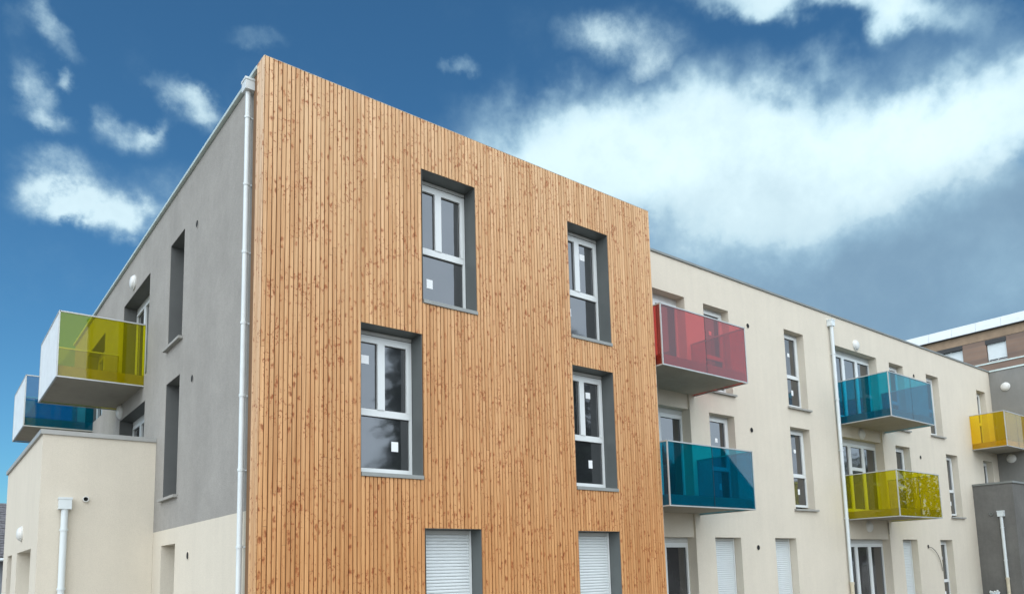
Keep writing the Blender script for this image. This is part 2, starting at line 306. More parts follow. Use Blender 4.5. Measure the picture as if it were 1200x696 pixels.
M['brick_light'] = plain('ochre_brick', (.27, .19, .125), .9, 0, .16, 3)
def ground_mat():
    mm, t, b = mat('gravel_ground')
    v = mapped(t, (1, 1, 1)); f = tnoise(t, v, .25, 6); f2 = tnoise(t, v, 40, 3)
    t.links.new(tmul(t, tramp(t, f, [(.3, (.20, .18, .15)), (.7, (.27, .25, .215))]), tramp(t, f2, [(.3, (.7,) * 3), (.7, (1.1,) * 3)])), b.inputs['Base Color']); b.inputs['Roughness'].default_value = .95
    return mm
M['ground'] = ground_mat()

# ------------------------------------------------------------------ mesh helpers
class MB:
    def __init__(s): s.v = []; s.f = []
    def quad(s, a, b, c, d):
        i = len(s.v); s.v += [a, b, c, d]; s.f.append((i, i + 1, i + 2, i + 3))
    def box(s, x0, x1, y0, y1, z0, z1):
        x0, x1 = min(x0, x1), max(x0, x1); y0, y1 = min(y0, y1), max(y0, y1); z0, z1 = min(z0, z1), max(z0, z1)
        i = len(s.v)
        s.v += [(x0, y0, z0), (x1, y0, z0), (x1, y1, z0), (x0, y1, z0), (x0, y0, z1), (x1, y0, z1), (x1, y1, z1), (x0, y1, z1)]
        s.f += [tuple(i + k for k in q) for q in ((0, 3, 2, 1), (4, 5, 6, 7), (0, 1, 5, 4), (1, 2, 6, 5), (2, 3, 7, 6), (3, 0, 4, 7))]
        return s
    def prism(s, prof, fn, t0, t1):
        """closed 2-D profile swept from t0 to t1; fn(p, t) -> xyz"""
        n = len(prof); i = len(s.v)
        s.v += [fn(p, t0) for p in prof] + [fn(p, t1) for p in prof]
        s.f += [(i + k, i + (k + 1) % n, i + n + (k + 1) % n, i + n + k) for k in range(n)]
        s.f += [tuple(i + k for k in reversed(range(n))), tuple(i + n + k for k in range(n))]
    def lathe(s, prof, origin, axis, seg=24, squash=1.0):
        """profile [(r, h)] turned round axis through origin"""
        ax = Vector(axis).normalized(); up = Vector((0, 0, 1)) if abs(ax.z) < .9 else Vector((1, 0, 0))
        e1 = ax.cross(up).normalized(); e2 = up if abs(ax.z) < .9 else ax.cross(e1)
        o = Vector(origin); i = len(s.v)
        for r, h in prof:
            for k in range(seg):
                a = 2 * math.pi * k / seg
                s.v.append(tuple(o + ax * h + e1 * r * math.cos(a) + e2 * r * math.sin(a) * squash))
        for j in range(len(prof) - 1):
            for k in range(seg):
                k2 = (k + 1) % seg
                s.f.append((i + j * seg + k, i + j * seg + k2, i + (j + 1) * seg + k2, i + (j + 1) * seg + k))
        s.f.append(tuple(i + k for k in reversed(range(seg)))); j = len(prof) - 1
        s.f.append(tuple(i + j * seg + k for k in range(seg)))
    def tube(s, pts, r, seg=8):
        pts = [Vector(p) for p in pts]; i = len(s.v); n = len(pts)
        for k, p in enumerate(pts):
            d = (pts[min(k + 1, n - 1)] - pts[max(k - 1, 0)]).normalized()
            a = d.cross(Vector((0, 0, 1)) if abs(d.z) < .9 else Vector((1, 0, 0))).normalized(); b = d.cross(a)
            rr = r[k] if isinstance(r, (list, tuple)) else r
            for q in range(seg):
                t = 2 * math.pi * q / seg; s.v.append(tuple(p + a * rr * math.cos(t) + b * rr * math.sin(t)))
        for k in range(n - 1):
            for q in range(seg):
                q2 = (q + 1) % seg
                s.f.append((i + k * seg + q, i + k * seg + q2, i + (k + 1) * seg + q2, i + (k + 1) * seg + q))
        s.f.append(tuple(i + q for q in reversed(range(seg)))); s.f.append(tuple(i + (n - 1) * seg + q for q in range(seg)))
    def mesh(s, name, m_):
        me = bpy.data.meshes.new(name); me.from_pydata([tuple(v) for v in s.v], [], s.f)
        bm = bmesh.new(); bm.from_mesh(me); bmesh.ops.recalc_face_normals(bm, faces=bm.faces); bm.to_mesh(me); bm.free()
        me.materials.append(m_); return me
    def build(s, name, m_, parent=None, smooth=False, label=None):
        me = s.mesh(name, m_); o = link(name, me, parent)
        if smooth:
            for p in me.polygons: p.use_smooth = True
            try: me.set_sharp_from_angle(angle=math.radians(40))
            except Exception: pass
        if label: o['label'] = label
        return o
def link(name, me, parent=None, loc=None):
    o = bpy.data.objects.new(name, me); COL.objects.link(o)
    if parent: o.parent = parent
    if loc: o.location = loc
    return o
def thing(name, label, cat, group=None):
    o = bpy.data.objects.new(name, None); COL.objects.link(o); o['label'] = label; o['category'] = cat
    if group: o['group'] = group
    return o

class Face:
    """a wall face: a runs along it, d runs into the wall, z is up"""
    def __init__(s, axis, c): s.axis = axis; s.c = c
    def p(s, a, d, z): return (a, s.c + d, z) if s.axis == 'Y' else (s.c + d, a, z)
    def bx(s, mb, a0, a1, d0, d1, z0, z1):
        p, q = s.p(a0, d0, z0), s.p(a1, d1, z1); mb.box(p[0], q[0], p[1], q[1], p[2], q[2])
    def wall(s, mb, a0, a1, z0, z1, holes, depth):
        A = sorted({a0, a1, *[h[0] for h in holes], *[h[1] for h in holes]}); Z = sorted({z0, z1, *[h[2] for h in holes], *[h[3] for h in holes]})
        A = [a for a in A if a0 <= a <= a1]; Z = [z for z in Z if z0 <= z <= z1]
        for i in range(len(A) - 1):
            for j in range(len(Z) - 1):
                ca, cz = (A[i] + A[i + 1]) / 2, (Z[j] + Z[j + 1]) / 2
                if any(h[0] < ca < h[1] and h[2] < cz < h[3] for h in holes): continue
                for d in (0, depth):
                    mb.quad(s.p(A[i], d, Z[j]), s.p(A[i + 1], d, Z[j]), s.p(A[i + 1], d, Z[j + 1]), s.p(A[i], d, Z[j + 1]))
        def rim(x0, x1, y0, y1):
            for (a, z, b, w) in ((x0, y0, x1, y0), (x1, y0, x1, y1), (x1, y1, x0, y1), (x0, y1, x0, y0)):
                mb.quad(s.p(a, 0, z), s.p(b, 0, w), s.p(b, depth, w), s.p(a, depth, z))
        rim(a0, a1, z0, z1)
        for h in holes: rim(max(h[0], a0), min(h[1], a1), max(h[2], z0), min(h[3], z1))
        # weld so normals can be made consistent
def weld_build(mb, name, m_, parent, label=None):
    me = bpy.data.meshes.new(name); me.from_pydata([tuple(v) for v in mb.v], [], mb.f)
    bm = bmesh.new(); bm.from_mesh(me); bmesh.ops.remove_doubles(bm, verts=bm.verts, dist=1e-5)
    bmesh.ops.recalc_face_normals(bm, faces=bm.faces); bm.to_mesh(me); bm.free(); me.materials.append(m_)
    o = link(name, me, parent)
    if label: o['label'] = label
    return o

# ------------------------------------------------------------------ the setting
g = MB(); g.quad((-900, -900, 0), (900, -900, 0), (900, 900, 0), (-900, 900, 0))
o = g.build('ground', M['ground']); o['kind'] = 'structure'

# ------------------------------------------------------------------ main building: walls
apt = thing('apartment_building', 'long three storey apartment building with larch slat bay, grey gable and cream front', 'building')
WX = 7.84; FY = 1.322; EX = 28.926; GX = .03
ZH = {2: 8.032, 1: 5.329, 0: 2.350}
fw = Face('Y', .03); ff = Face('Y', FY); fg = Face('X', GX)
WIN_W = [('A', 2.507, 3.525, 5.83, 8.032), ('C', 5.591, 6.619, 5.83, 8.032), ('B', 1.457, 2.477, 3.08, 5.329), ('D', 5.591, 6.619, 3.08, 5.329),
         ('E', 2.507, 3.525, .08, 2.357), ('F', 5.591, 6.619, .08, 2.357)]
mb = MB(); fw.wall(mb, .02, WX - .02, 0, 8.86, [(w[1], w[2], w[3], w[4]) for w in WIN_W], .45); weld_build(mb, 'bay_wall', M['backing'], apt)
mb = MB(); mb.box(WX - .018, WX, .004, FY, 0, 8.86); mb.build('bay_return', M['cream'], apt)
mb = MB(); mb.box(-.004, WX + .003, .003, .06, 8.871, 8.880); mb.box(-.010, .3, .06, .27, 8.871, 8.880); mb.build('bay_capping', M['sill_concrete'], apt)

CREAM_WIN = [  # a0, a1, z0, z1, kind
 (7.96, 10.50, 5.86, 8.032, 'door'), (11.20, 12.20, 5.86, 8.032, 'win'), (14.665, 15.63, 5.86, 8.032, 'win'), (17.31, 19.80, 5.86, 8.032, 'door'), (20.63, 21.60, 5.86, 8.032, 'win'), (23.28, 24.23, 5.89, 8.032, 'win'), (27.53, 28.38, 5.86, 8.032, 'win'),
 (7.96, 10.48, 3.08, 5.329, 'door'), (11.19, 12.18, 3.08, 5.329, 'win'), (14.635, 15.60, 3.11, 5.329, 'win'), (17.29, 19.76, 3.08, 5.329, 'door'), (20.58, 21.56, 3.08, 5.329, 'win'), (24.28, 25.22, 3.13, 5.329, 'win'), (27.50, 28.38, 3.08, 5.329, 'win'),
 (7.96, 10.45, .05, 2.350, 'door'), (11.15, 12.15, .05, 2.350, 'shut'), (13.59, 14.55, .05, 2.350, 'shut'), (17.22, 19.70, .05, 2.350, 'door'), (20.51, 21.51, .05, 2.350, 'shut'), (23.19, 24.12, .05, 2.350, 'win')]
# above the doors that lie under a balcony the render steps back up to the slab
STEP = [(7.96, 10.48, 5.329, 5.70), (17.29, 19.76, 5.329, 5.70), (7.96, 10.45, 2.350, 2.92), (17.22, 19.70, 2.350, 2.96)]
holes = [w[:4] for w in CREAM_WIN]
for st in STEP: holes = [(h[0], h[1], h[2], st[3]) if (h[0], h[1], h[3]) == (st[0], st[1], st[2]) else h for h in holes]
mb = MB(); ff.wall(mb, WX + .001, EX, 0, 8.90, holes, .40); weld_build(mb, 'cream_front_wall', M['cream'], apt)
for st in STEP:
    mb = MB(); ff.bx(mb, st[0] + .001, st[1] - .001, .05, .398, st[2], st[3] - .001); mb.build('lintel', M['cream'], apt)
x = WX + .001
while x < EX:
    x2 = min(x + 2.64, EX + .02); mb = MB(); ff.bx(mb, x, x2 - .004, -.035, .42, 8.902, 8.955); mb.build('roof_coping', M['coping'], apt); x = x2

GW = [(4.0, 4.95, 5.90, 7.905, 'win'), (6.54, 9.03, 5.84, 7.94, 'door'), (11.2, 13.7, 5.84, 7.94, 'door'), (4.05, 4.97, 3.13, 5.255, 'win'), (6.62, 9.03, 3.0, 5.285, 'door'), (11.2, 13.7, 3.0, 5.285, 'door')]
GC = [(4.03, 4.96, .08, 2.31, 'win')]
mb = MB(); fg.wall(mb, .27, 16, 2.583, 8.80, [w[:4] for w in GW], .42); weld_build(mb, 'grey_gable_wall', M['grey'], apt)
mb = MB(); fg.wall(mb, .27, 16, 0, 2.582, [w[:4] for w in GC], .42); weld_build(mb, 'cream_gable_base', M['cream'], apt)
x = .272
while x < 16:
    x2 = min(x + 2.25, 16.03); mb = MB(); fg.bx(mb, x, x2 - .006, -.055, .44, 8.812, 8.863); mb.build('gable_coping', M['coping_light'], apt); x = x2
mb = MB(); mb.box(.46, EX, 1.73, 15.97, 8.55, 8.70); mb.build('roof', M['coping'], apt)
mb = MB(); mb.box(.46, EX, 15.7, 15.98, 0, 8.549); mb.build('rear_wall', M['grey'], apt)
mb = MB(); mb.box(.06, WX - .03, .49, 1.729, 8.56, 8.70); mb.build('bay_roof', M['coping'], apt)

# ------------------------------------------------------------------ larch slats
EDGES = [0.004, 1.457, 2.492, 3.525, 5.591, 6.619, WX - .001]
_sl = {}
def slat_mesh(w, zl, dep=.026):
    k = (round(w, 4), round(zl, 2))
    if k not in _sl:
        h = w / 2; c = .004
        prof = [(-h, 0), (-h, -dep + c), (-h + c, -dep), (h - c, -dep), (h, -dep + c), (h, 0)]
        mb = MB(); mb.prism(prof, lambda p, t: (p[0], p[1], t), 0, zl); _sl[k] = mb.mesh('slat', M['wood'])
    return _sl[k]
i = 0
for e0, e1 in zip(EDGES, EDGES[1:]):
    n = round((e1 - e0) / .0632); pw_ = (e1 - e0) / n
    for q in range(n):
        x = e0 + (q + .5) * pw_; i += 1
        cuts = sorted([(w[3] - .004, w[4] - .002) for w in WIN_W if w[1] - .02 < x < w[2] + .02]); z = 0.02; segs = []
        for c0, c1 in cuts:
            if c0 - z > .1: segs.append((z, c0))
            z = c1
        segs.append((z, 8.868))
        # long runs are made of two boards butted at staggered heights
        if len(segs) == 1:
            j = random.choice([2.1, 3.3, 4.6, 5.9]) + random.choice([-.35, 0, .2, .55]) + (i % 3) * .12
            segs = [(.02, round(j, 2)), (round(j, 2) + .004, 8.868)]
        elif len(segs) == 2 and i % 3 == 0:
            j = round(7.0 + random.random() * 1.2, 1); a, b = segs[1]
            if b - a > 2 and a < j - .4: segs = [segs[0], (a, j), (j + .004, b)]
        for a, b in segs:
            link('slat', slat_mesh(pw_ - .0115, b - a), apt, (x + random.uniform(-.0012, .0012), .026 + random.uniform(-.0022, .0022), a))
# corner boards on the side of the bay
for y0, y1 in ((.031, .112), (.118, .19), (.196, .262)):
    mb = MB(); mb.box(-.012, .018, 0, y1 - y0, 0, 8.868); o = mb.build('corner_board', M['wood_pale'], apt); o.location = (0, y0, 0)
mb = MB(); mb.box(-.012, .0005, 0, .0255, 0, 8.868); o = mb.build('corner_board', M['wood_pale'], apt); o.location = (0, .0005, 0)

# ------------------------------------------------------------------ windows
def sticker(f, win, a, z, d, w=.11, h=.15):
    mb = MB(); f.bx(mb, a - w / 2, a + w / 2, d - .004, d - .001, z - h / 2, z + h / 2); mb.build('sticker', M['sticker'], win)
def reveal(f, win, a0, a1, z0, z1, d0, d1, m_):
    mb = MB(); t = .005
    f.bx(mb, a0 + .001, a0 + t, d0, d1, z0, z1 - t); f.bx(mb, a1 - t, a1 - .001, d0, d1, z0, z1 - t); f.bx(mb, a0 + .001, a1 - .001, d0, d1, z1 - t, z1 - .001)
    mb.build('reveal', m_, win)
def sill(f, win, a0, a1, z0, h, out, back, m_, over=0.0):
    mb = MB()
    prof = [(-out, z0), (-out, z0 + h * .62), (back, z0 + h), (back, z0)]
    mb.prism(prof, (lambda p, t: f.p(t, p[0], p[1])), a0 - over, a1 + over); mb.build('sill', m_, win)
def pane(f, win, a0, a1, z0, z1, d, m_=None):
    mb = MB(); g = .011; e = d - .004
    f.bx(mb, a0 + .0005, a0 + g, e, d + .004, z0 + .0005, z1 - .0005); f.bx(mb, a1 - g, a1 - .0005, e, d + .004, z0 + .0005, z1 - .0005); f.bx(mb, a0 + g, a1 - g, e, d + .004, z0 + .0005, z0 + g); f.bx(mb, a0 + g, a1 - g, e, d + .004, z1 - g, z1 - .0005); mb.build('gasket', M['near_black'], win)  # dark rim is the gasket and the sash shadow in one colour
    mb = MB(); f.bx(mb, a0 - .008, a1 + .008, d, d + .024, z0 - .008, z1 + .008); return mb.build('pane', m_ or M['glass'], win)
def frame_from(f, name, rects, d0, d1, par=apt, m_=None, label=None):
    mb = MB()
    for r in rects: f.bx(mb, r[0], r[1], d0 + (r[4] if len(r) > 4 else 0), d1, r[2], r[3])
    return mb.build(name, m_ or M['white_pvc'], par, label=label)
def bay_window(a0, a1, z0, z1, stickers):
    f = Face('Y', 0); d = .31; zs = z0 + .10            # zs: underside of the frame
    zt = z1 - .075; tb = z0 + .945; tt = tb + .105
    R = [(a0 + .012, a0 + .06, zs, zt), (a1 - .06, a1 - .012, zs, zt), (a0 + .06, a1 - .06, zt - .045, zt), (a0 + .06, a1 - .06, zs, zs + .065),
         (a0 + .06, a1 - .06, tb, tt, -.012),
         (a0 + .06, a0 + .125, tt, zt - .045, -.02), (a1 - .115, a1 - .06, tt, zt - .045, -.02), (a0 + .125, a1 - .115, zt - .115, zt - .045, -.02), (a0 + .41, a0 + .53, tt, zt - .115, -.026)]
    w = frame_from(f, 'window', R, d, d + .07)
    mb = MB(); f.bx(mb, a0 + .012, a1 - .012, d - .006, d + .05, zt + .011, z1 - .012); mb.build('shutter_box', M['box_grey'], w)
    mb = MB(); f.bx(mb, a0 + .013, a1 - .013, d + .02, d + .05, zt + .0005, zt + .0105); mb.build('shadow_gap', M['near_black'], w)  # near-black strip, the shade under the box put into its colour
    pane(f, w, a0 + .06, a1 - .06, zs + .065, tb, d + .03); pane(f, w, a0 + .125, a0 + .41, tt, zt - .115, d + .02); pane(f, w, a0 + .53, a1 - .115, tt, zt - .115, d + .02)
    reveal(f, w, a0, a1, z0 + .05, z1, .012, d + .09, M['reveal_metal'])
    sill(f, w, a0 + .002, a1 - .002, z0, .092, .022, d + .02, M['sill_metal'])
    for a, z, dd, ww, hh in stickers: sticker(f, w, a, z, d + dd, ww, hh)
    return w
bay_window(*WIN_W[0][1:], [(2.83, 6.31, .03, .115, .15)])
bay_window(*WIN_W[1][1:], [(6.235, 7.60, .02, .13, .12), (5.86, 6.45, .03, .10, .15)])
bay_window(*WIN_W[2][1:], [(1.66, 4.88, .02, .17, .13), (2.18, 3.60, .03, .115, .15)])
bay_window(*WIN_W[3][1:], [(6.255, 4.905, .02, .115, .115), (6.265, 3.61, .03, .095, .15)])

_shm = {}
def shutter(f, a0, a1, z0, z1, d, rev=None, pitch=.05):
    R = [(a0 + .012, a0 + .05, z0, z1 - .012), (a1 - .05, a1 - .012, z0, z1 - .012)]
    w = frame_from(f, 'shuttered_window', R, d - .02, d + .05, label='window with its white roller shutter closed')
    mb = MB(); f.bx(mb, a0 + .05, a1 - .05, d - .012, d + .05, z1 - .075, z1 - .012); mb.build('shutter_box', M['box_grey'], w)
    n = int((z1 - .075 - z0) / pitch)
    key = (f.axis, round(a1 - a0, 3))
    if key not in _shm:
        prof = [(.018, 0), (.006, .003), (0, .014), (0, .032), (.006, .045), (.018, .0485)]
        mb = MB(); wd = a1 - a0 - .102
        mb.prism(prof, (lambda p, t: (t, p[0], p[1])) if f.axis == 'Y' else (lambda p, t: (p[0], t, p[1])), 0, wd); _shm[key] = mb.mesh('shutter_slat', M['shutter_white'])
    for k in range(n):
        link('shutter_slat', _shm[key], w, f.p(a0 + .051, d, z1 - .077 - (k + 1) * pitch))
    mb = MB(); f.bx(mb, a0 + .05, a1 - .05, d + .022, d + .045, z0, z1 - .08); mb.build('shutter_backing', M['shutter_white'], w)
    if rev: reveal(f, w, a0, a1, z0, z1, .012, d + .07, rev)
    return w
shutter(Face('Y', 0), *WIN_W[4][1:], .30, M['reveal_metal']); shutter(Face('Y', 0), *WIN_W[5][1:], .30, M['reveal_metal'])

def cream_window(f, a0, a1, z0, z1, d=.21, st=True, gm=None, sill_m=None, over=.07):
    zt = z1 - .05; zb = z0 + .09; tb = zb + .80; tt = tb + .10
    R = [(a0, a0 + .055, zb, zt), (a1 - .055, a1, zb, zt), (a0 + .055, a1 - .055, zt - .045, zt), (a0 + .055, a1 - .055, zb, zb + .06), (a0 + .055, a1 - .055, tb, tt, -.012),
         (a0 + .055, a0 + .12, tt, zt - .045, -.02), (a1 - .15, a1 - .055, tt, zt - .045, -.02), (a0 + .12, a1 - .15, zt - .10, zt - .045, -.02)]
    w = frame_from(f, 'window', R, d, d + .07)
    mb = MB(); f.bx(mb, a0, a1, d + .002, d + .05, zt + .008, z1); mb.build('shutter_box', M['box_grey'], w)
    pane(f, w, a0 + .055, a1 - .055, zb + .06, tb, d + .03, gm); pane(f, w, a0 + .12, a1 - .15, tt, zt - .10, d + .02, gm)
    sill(f, w, a0, a1, z0 - .035, .075, .075, d + .03, sill_m or M['sill_concrete'], over)
    if st:
        sticker(f, w, a0 + .52, zt - .55, d + .02, .10, .10); sticker(f, w, a0 + .60, zb + .42, d + .03, .09, .15)
    return w
def door(f, a0, a1, z0, z1, d=.25, box=.10, transom=False, gm=None):
    wd = a1 - a0; zt = z1 - box; third = (wd - .10) / 3
    R = [(a0, a0 + .05, z0, zt), (a1 - .05, a1, z0, zt), (a0 + .05, a1 - .05, zt - .05, zt), (a0 + .05, a1 - .05, z0, z0 + .08)]
    for k in range(3):
        x0 = a0 + .05 + k * third; x1 = x0 + third; s0 = .075 if k else .02; s1 = .075 if k < 2 else .03
        R += [(x0, x0 + s0, z0 + .08, zt - .05, -.02), (x1 - s1, x1, z0 + .08, zt - .05, -.02), (x0 + s0, x1 - s1, zt - .10, zt - .05, -.02), (x0 + s0, x1 - s1, z0 + .08, z0 + .17, -.02)]
        if transom and k == 1: R.append((x0 + s0, x1 - s1, z0 + 1.32, z0 + 1.42, -.02))
    w = frame_from(f, 'balcony_door', R, d, d + .07)
    mb = MB(); f.bx(mb, a0, a1, d - .004, d + .05, zt + .001, z1); mb.build('shutter_box', M['box_grey'], w)
    for k in range(3):
        x0 = a0 + .05 + k * third; s0 = .075 if k else .02; s1 = .075 if k < 2 else .03
        pane(f, w, x0 + s0, x0 + third - s1, z0 + .17, zt - .10, d + .02, gm)
    return w
for k, (a0, a1, z0, z1, kind) in enumerate(CREAM_WIN):
    if kind == 'win': cream_window(ff, a0, a1, z0, z1, gm=M['glass2'] if 14 < a0 < 15 else M['glass'], st=(a0 < 16 or a0 > 23))
    elif kind == 'door': door(ff, a0, a1, z0, z1, box=.12, transom=(z0 > 3 and z0 < 4 and a0 > 12), gm=M['glass2'] if z0 < 1 else None)
    else: shutter(ff, a0, a1, z0, z1, .22)
for (a0, a1, z0, z1, kind) in GW:
    w = cream_window(fg, a0, a1, z0, z1, .31, False) if kind == 'win' else door(fg, a0, a1, z0, z1, .28)
    reveal(fg, w, a0, a1, z0 + .04, z1, .006, .31 if kind == 'win' else .28, M['dark_metal'])
for (a0, a1, z0, z1, kind) in GC: cream_window(fg, a0, a1, z0, z1, .31, False)

# ------------------------------------------------------------------ balconies
def balcony(label, x0, x1, y0, y1, z0, z1, glass, sides, wallside, joints=1):
    """sides: dict side -> 'glass' | 'screen'; slab is the part, panels, rails and posts hang on it"""
    mb = MB(); mb.box(x0 + .03, x1 - .03, y0 + .03, y1 - (.0 if wallside == 'Y' else .03), z0 + .035, z0 + .235)
    if wallside == 'X+': mb = MB().box(x0 + .03, x1, y0 + .03, y1 - .03, z0 + .035, z0 + .235)
    sl = mb.build('balcony', M['concrete'], apt, label=label)
    t = .012
    def run(side):
        if side == 'front': return 'Y', y0, x0, x1
        if side == 'back': return 'Y', y1 - t, x0, x1
        if side == 'left': return 'X', x0, y0, y1
        return 'X', x1 - t, y0, y1
    for side, kind in sides.items():
        ax, c, a0, a1 = run(side)
        if ax == 'X': a0 += t + .003; a1 -= .004 if wallside == 'Y' else t + .003
        fc = Face(ax, c); nj = joints if side in ('front', 'back') and (a1 - a0) > 2 or side == 'left' and (a1 - a0) > 2 else 0
        n = nj + 1; wdt = (a1 - a0) / n
        for k in range(n):
            mb = MB(); fc.bx(mb, a0 + k * wdt + (.006 if k else .0), a0 + (k + 1) * wdt - (.006 if k < n - 1 else 0), 0, t, z0 + .022, z1 - .022)
            mb.build('screen_panel' if kind == 'screen' else 'glass_panel', M['screen_white'] if kind == 'screen' else glass, sl)
            if k:
                mb = MB(); fc.bx(mb, a0 + k * wdt - .005, a0 + k * wdt + .005, .002, t - .002, z0 + .03, z1 - .03); mb.build('joint', M['near_black'], sl)
        mb = MB(); e = .006
        fc.bx(mb, a0, a1, -.010, t + .016, z1 - .024, z1); mb.build('handrail', M['alu'], sl)
        mb = MB(); fc.bx(mb, a0, a1, -.008, t + .012, z0, z0 + .024); mb.build('bottom_rail', M['alu'], sl)
    cs = []
    if 'front' in sides and 'left' in sides: cs.append((x0, y0))
    if 'front' in sides and 'right' in sides: cs.append((x1, y0))
    if wallside == 'X+' and 'back' in sides: cs.append((x0, y1))
    for (cx, cy) in cs:
        sx = 1 if cx == x0 else -1; sy = 1 if cy == y0 else -1
        mb = MB(); mb.box(cx - sx * .010, cx + sx * .014, cy - sy * .010, cy + sy * .014, z0 - .001, z1 + .001); mb.build('post', M['alu'], sl)
    return sl
Yb = -.164
gs = {'front': 'glass', 'left': 'glass', 'right': 'glass'}
balcony('red glass balcony on the top floor beside the larch bay', 7.856, 10.65, Yb, FY, 5.638, 6.905, M['red_glass'], gs, 'Y')
balcony('blue glass balcony on the first floor beside the larch bay', 7.856, 10.64, Yb, FY, 2.850, 4.135, M['blue_glass'], gs, 'Y')
balcony('blue glass balcony on the top floor beside the white downpipe', 17.28, 19.95, Yb, FY, 5.638, 6.915, M['blue_glass'], gs, 'Y')
balcony('lime glass balcony on the first floor beside the white downpipe', 17.27, 19.88, Yb, FY, 2.880, 4.170, M['lime_glass'], gs, 'Y')
balcony('lime glass balcony with white end screen on the grey gable', -1.485, GX, 6.78, 9.42, 5.600, 6.905, M['lime_glass'], {'front': 'glass', 'back': 'glass', 'left': 'screen'}, 'X+', 1)
balcony('blue glass balcony with white end screen at the far end of the grey gable', -1.475, GX, 12.42, 15.05, 5.600, 6.905, M['blue_glass'], {'front': 'glass', 'back': 'glass', 'left': 'screen'}, 'X+', 1)

# ------------------------------------------------------------------ lamps, vents, downpipes
def lamp(f, a, z, par, r=.165, d0=0.0):
    nrm = (0, -1, 0) if f.axis == 'Y' else (-1, 0, 0)
    mb = MB(); mb.lathe([(r, -.004), (r, .028), (r * .95, .034)], f.p(a, d0, z), nrm, 28); l = mb.build('wall_lamp', M['lamp_white'], par, True)
    mb = MB(); mb.lathe([(r * .9, .034), (r * .84, .058), (r * .66, .08), (r * .36, .094), (.004, .099)], f.p(a, d0, z), nrm, 28); mb.build('lamp_cover', M['lamp_white'], l, True)
def vent(f, a, z, par, r=.062, ring=None):
    nrm = (0, -1, 0) if f.axis == 'Y' else (-1, 0, 0)
    mb = MB(); mb.lathe([(r * 1.25, -.004), (r * 1.25, .006), (r * 1.02, .008), (r, .004)], f.p(a, 0, z), nrm, 20); v = mb.build('vent', ring or M['cream'], par, True)
    mb = MB(); mb.lathe([(r, .003), (r * .98, .0085), (.004, .0086)], f.p(a, 0, z), nrm, 20); mb.build('vent_hole', M['black'], v)
def downpipe(f, a, z0, z1, par, collars, r=.048, hop=(.24, .20, .15), off=.085, lower=None, label=None):
    m_ = M['pipe_white']
    mb = MB(); c = f.p(a, -off, z0); mb.tube([f.p(a, -off, z0), f.p(a, -off, z1)], r, 16); p = mb.build('downpipe', m_, par, True, label)
    w, h, dd = hop
    mb = MB(); f.bx(mb, a - w / 2, a + w / 2, -off - dd / 2, 0.001, z1, z1 + h); f.bx(mb, a - w / 2 - .008, a + w / 2 + .008, -off - dd / 2 - .008, 0.0015, z1 + h - .03, z1 + h + .004); mb.build('hopper', m_, p)
    for z in collars:
        mb = MB(); mb.tube([f.p(a, -off, z - .018), f.p(a, -off, z + .018)], r * 1.22, 16); f.bx(mb, a - .012, a + .012, -off + r, .001, z - .01, z + .01); mb.build('collar', m_, p)
    if lower:
        mb = MB(); mb.tube([f.p(a, -off, 0), f.p(a, -off, z0)], r * 1.08, 16); mb.tube([f.p(a, -off, z0 - .05), f.p(a, -off, z0 + .02)], r * 1.3, 16); mb.build('pipe_foot', M['pipe_beige'], p, True, 'beige foot of the downpipe')
    return p
downpipe(fg, .53, 0, 8.59, apt, [8.2, 7.19, 6.19, 5.17, 4.15, 3.13, 2.1, 1.1], r=.036, hop=(.17, .17, .13), off=.075, label='white downpipe at the corner of the larch bay')
downpipe(ff, 17.06, 1.12, 8.53, apt, [7.7, 6.35, 4.87, 2.92], hop=(.19, .19, .13), lower=True, label='white downpipe down the cream front')
lamp(ff, 18.55, 8.23, apt); lamp(ff, 18.55, 5.49, apt, d0=.05); lamp(ff, 18.55, 2.72, apt, d0=.05); lamp(fg, 8.02, 8.2, apt); lamp(fg, 8.9, 5.47, apt)
for a, z in ((13.0, 7.8), (12.87, 5.06), (12.83, 2.11), (22.33, 7.82), (22.28, 5.06), (22.23, 2.13)): vent(ff, a, z, apt)
for a, z in ((3.22, 7.68), (3.26, 5.0)): vent(fg, a, z, apt, .06, M['grey'])
vent(fg, 3.23, 2.08, apt, .06)
mb = MB(); mb.tube([(22.23, FY - .015, 2.12), (22.38, FY - .06, 2.09), (22.6, FY - .05, 2.0), (22.82, FY - .04, 1.86), (22.97, FY - .035, 1.66), (23.06, FY - .03, 1.45), (23.1, FY - .02, 1.32)], .011, 6)
o = mb.build('cable', M['cable']); o['label'] = 'thin loose cable drooping from a vent hole to the ground floor window'; o['category'] = 'cable'
# a loose run of conduit left hanging under the lime balcony
mb = MB(); mb.tube([(19.62, FY - .02, 2.86), (19.62, FY - .02, 2.50)], .012, 6); mb.build('conduit', M['cable'], apt)

# ------------------------------------------------------------------ low annex on the left
anx = thing('annex', 'low cream annex with flat roof and white downpipe against the grey gable', 'annex')
AX, AY, AYe = -1.775, 5.57, 11.75
fa = Face('X', AX); faf = Face('Y', AY)
mb = MB(); fa.wall(mb, AY, AYe, 0, 4.27, [(6.48, 8.79, .02, 2.33), (9.79, 10.74, 1.30, 2.33)], .35); weld_build(mb, 'annex_side_wall', M['cream'], anx)
mb = MB(); mb.box(AX + .001, GX - .002, AY - .003, AY + .3, 0, 4.2715); mb.build('annex_front_wall', M['cream'], anx)
mb = MB(); mb.box(AX - .04, GX - .002, AY - .035, AY + .32, 4.272, 4.352); mb.box(AX - .04, AX + .36, AY + .32, AYe + .02, 4.272, 4.352); mb.build('annex_coping', M['annex_coping'], anx)
mb = MB(); mb.box(AX + .35, GX - .002, AY + .3, AYe, 4.10, 4.22); mb.build('annex_roof', M['coping'], anx)
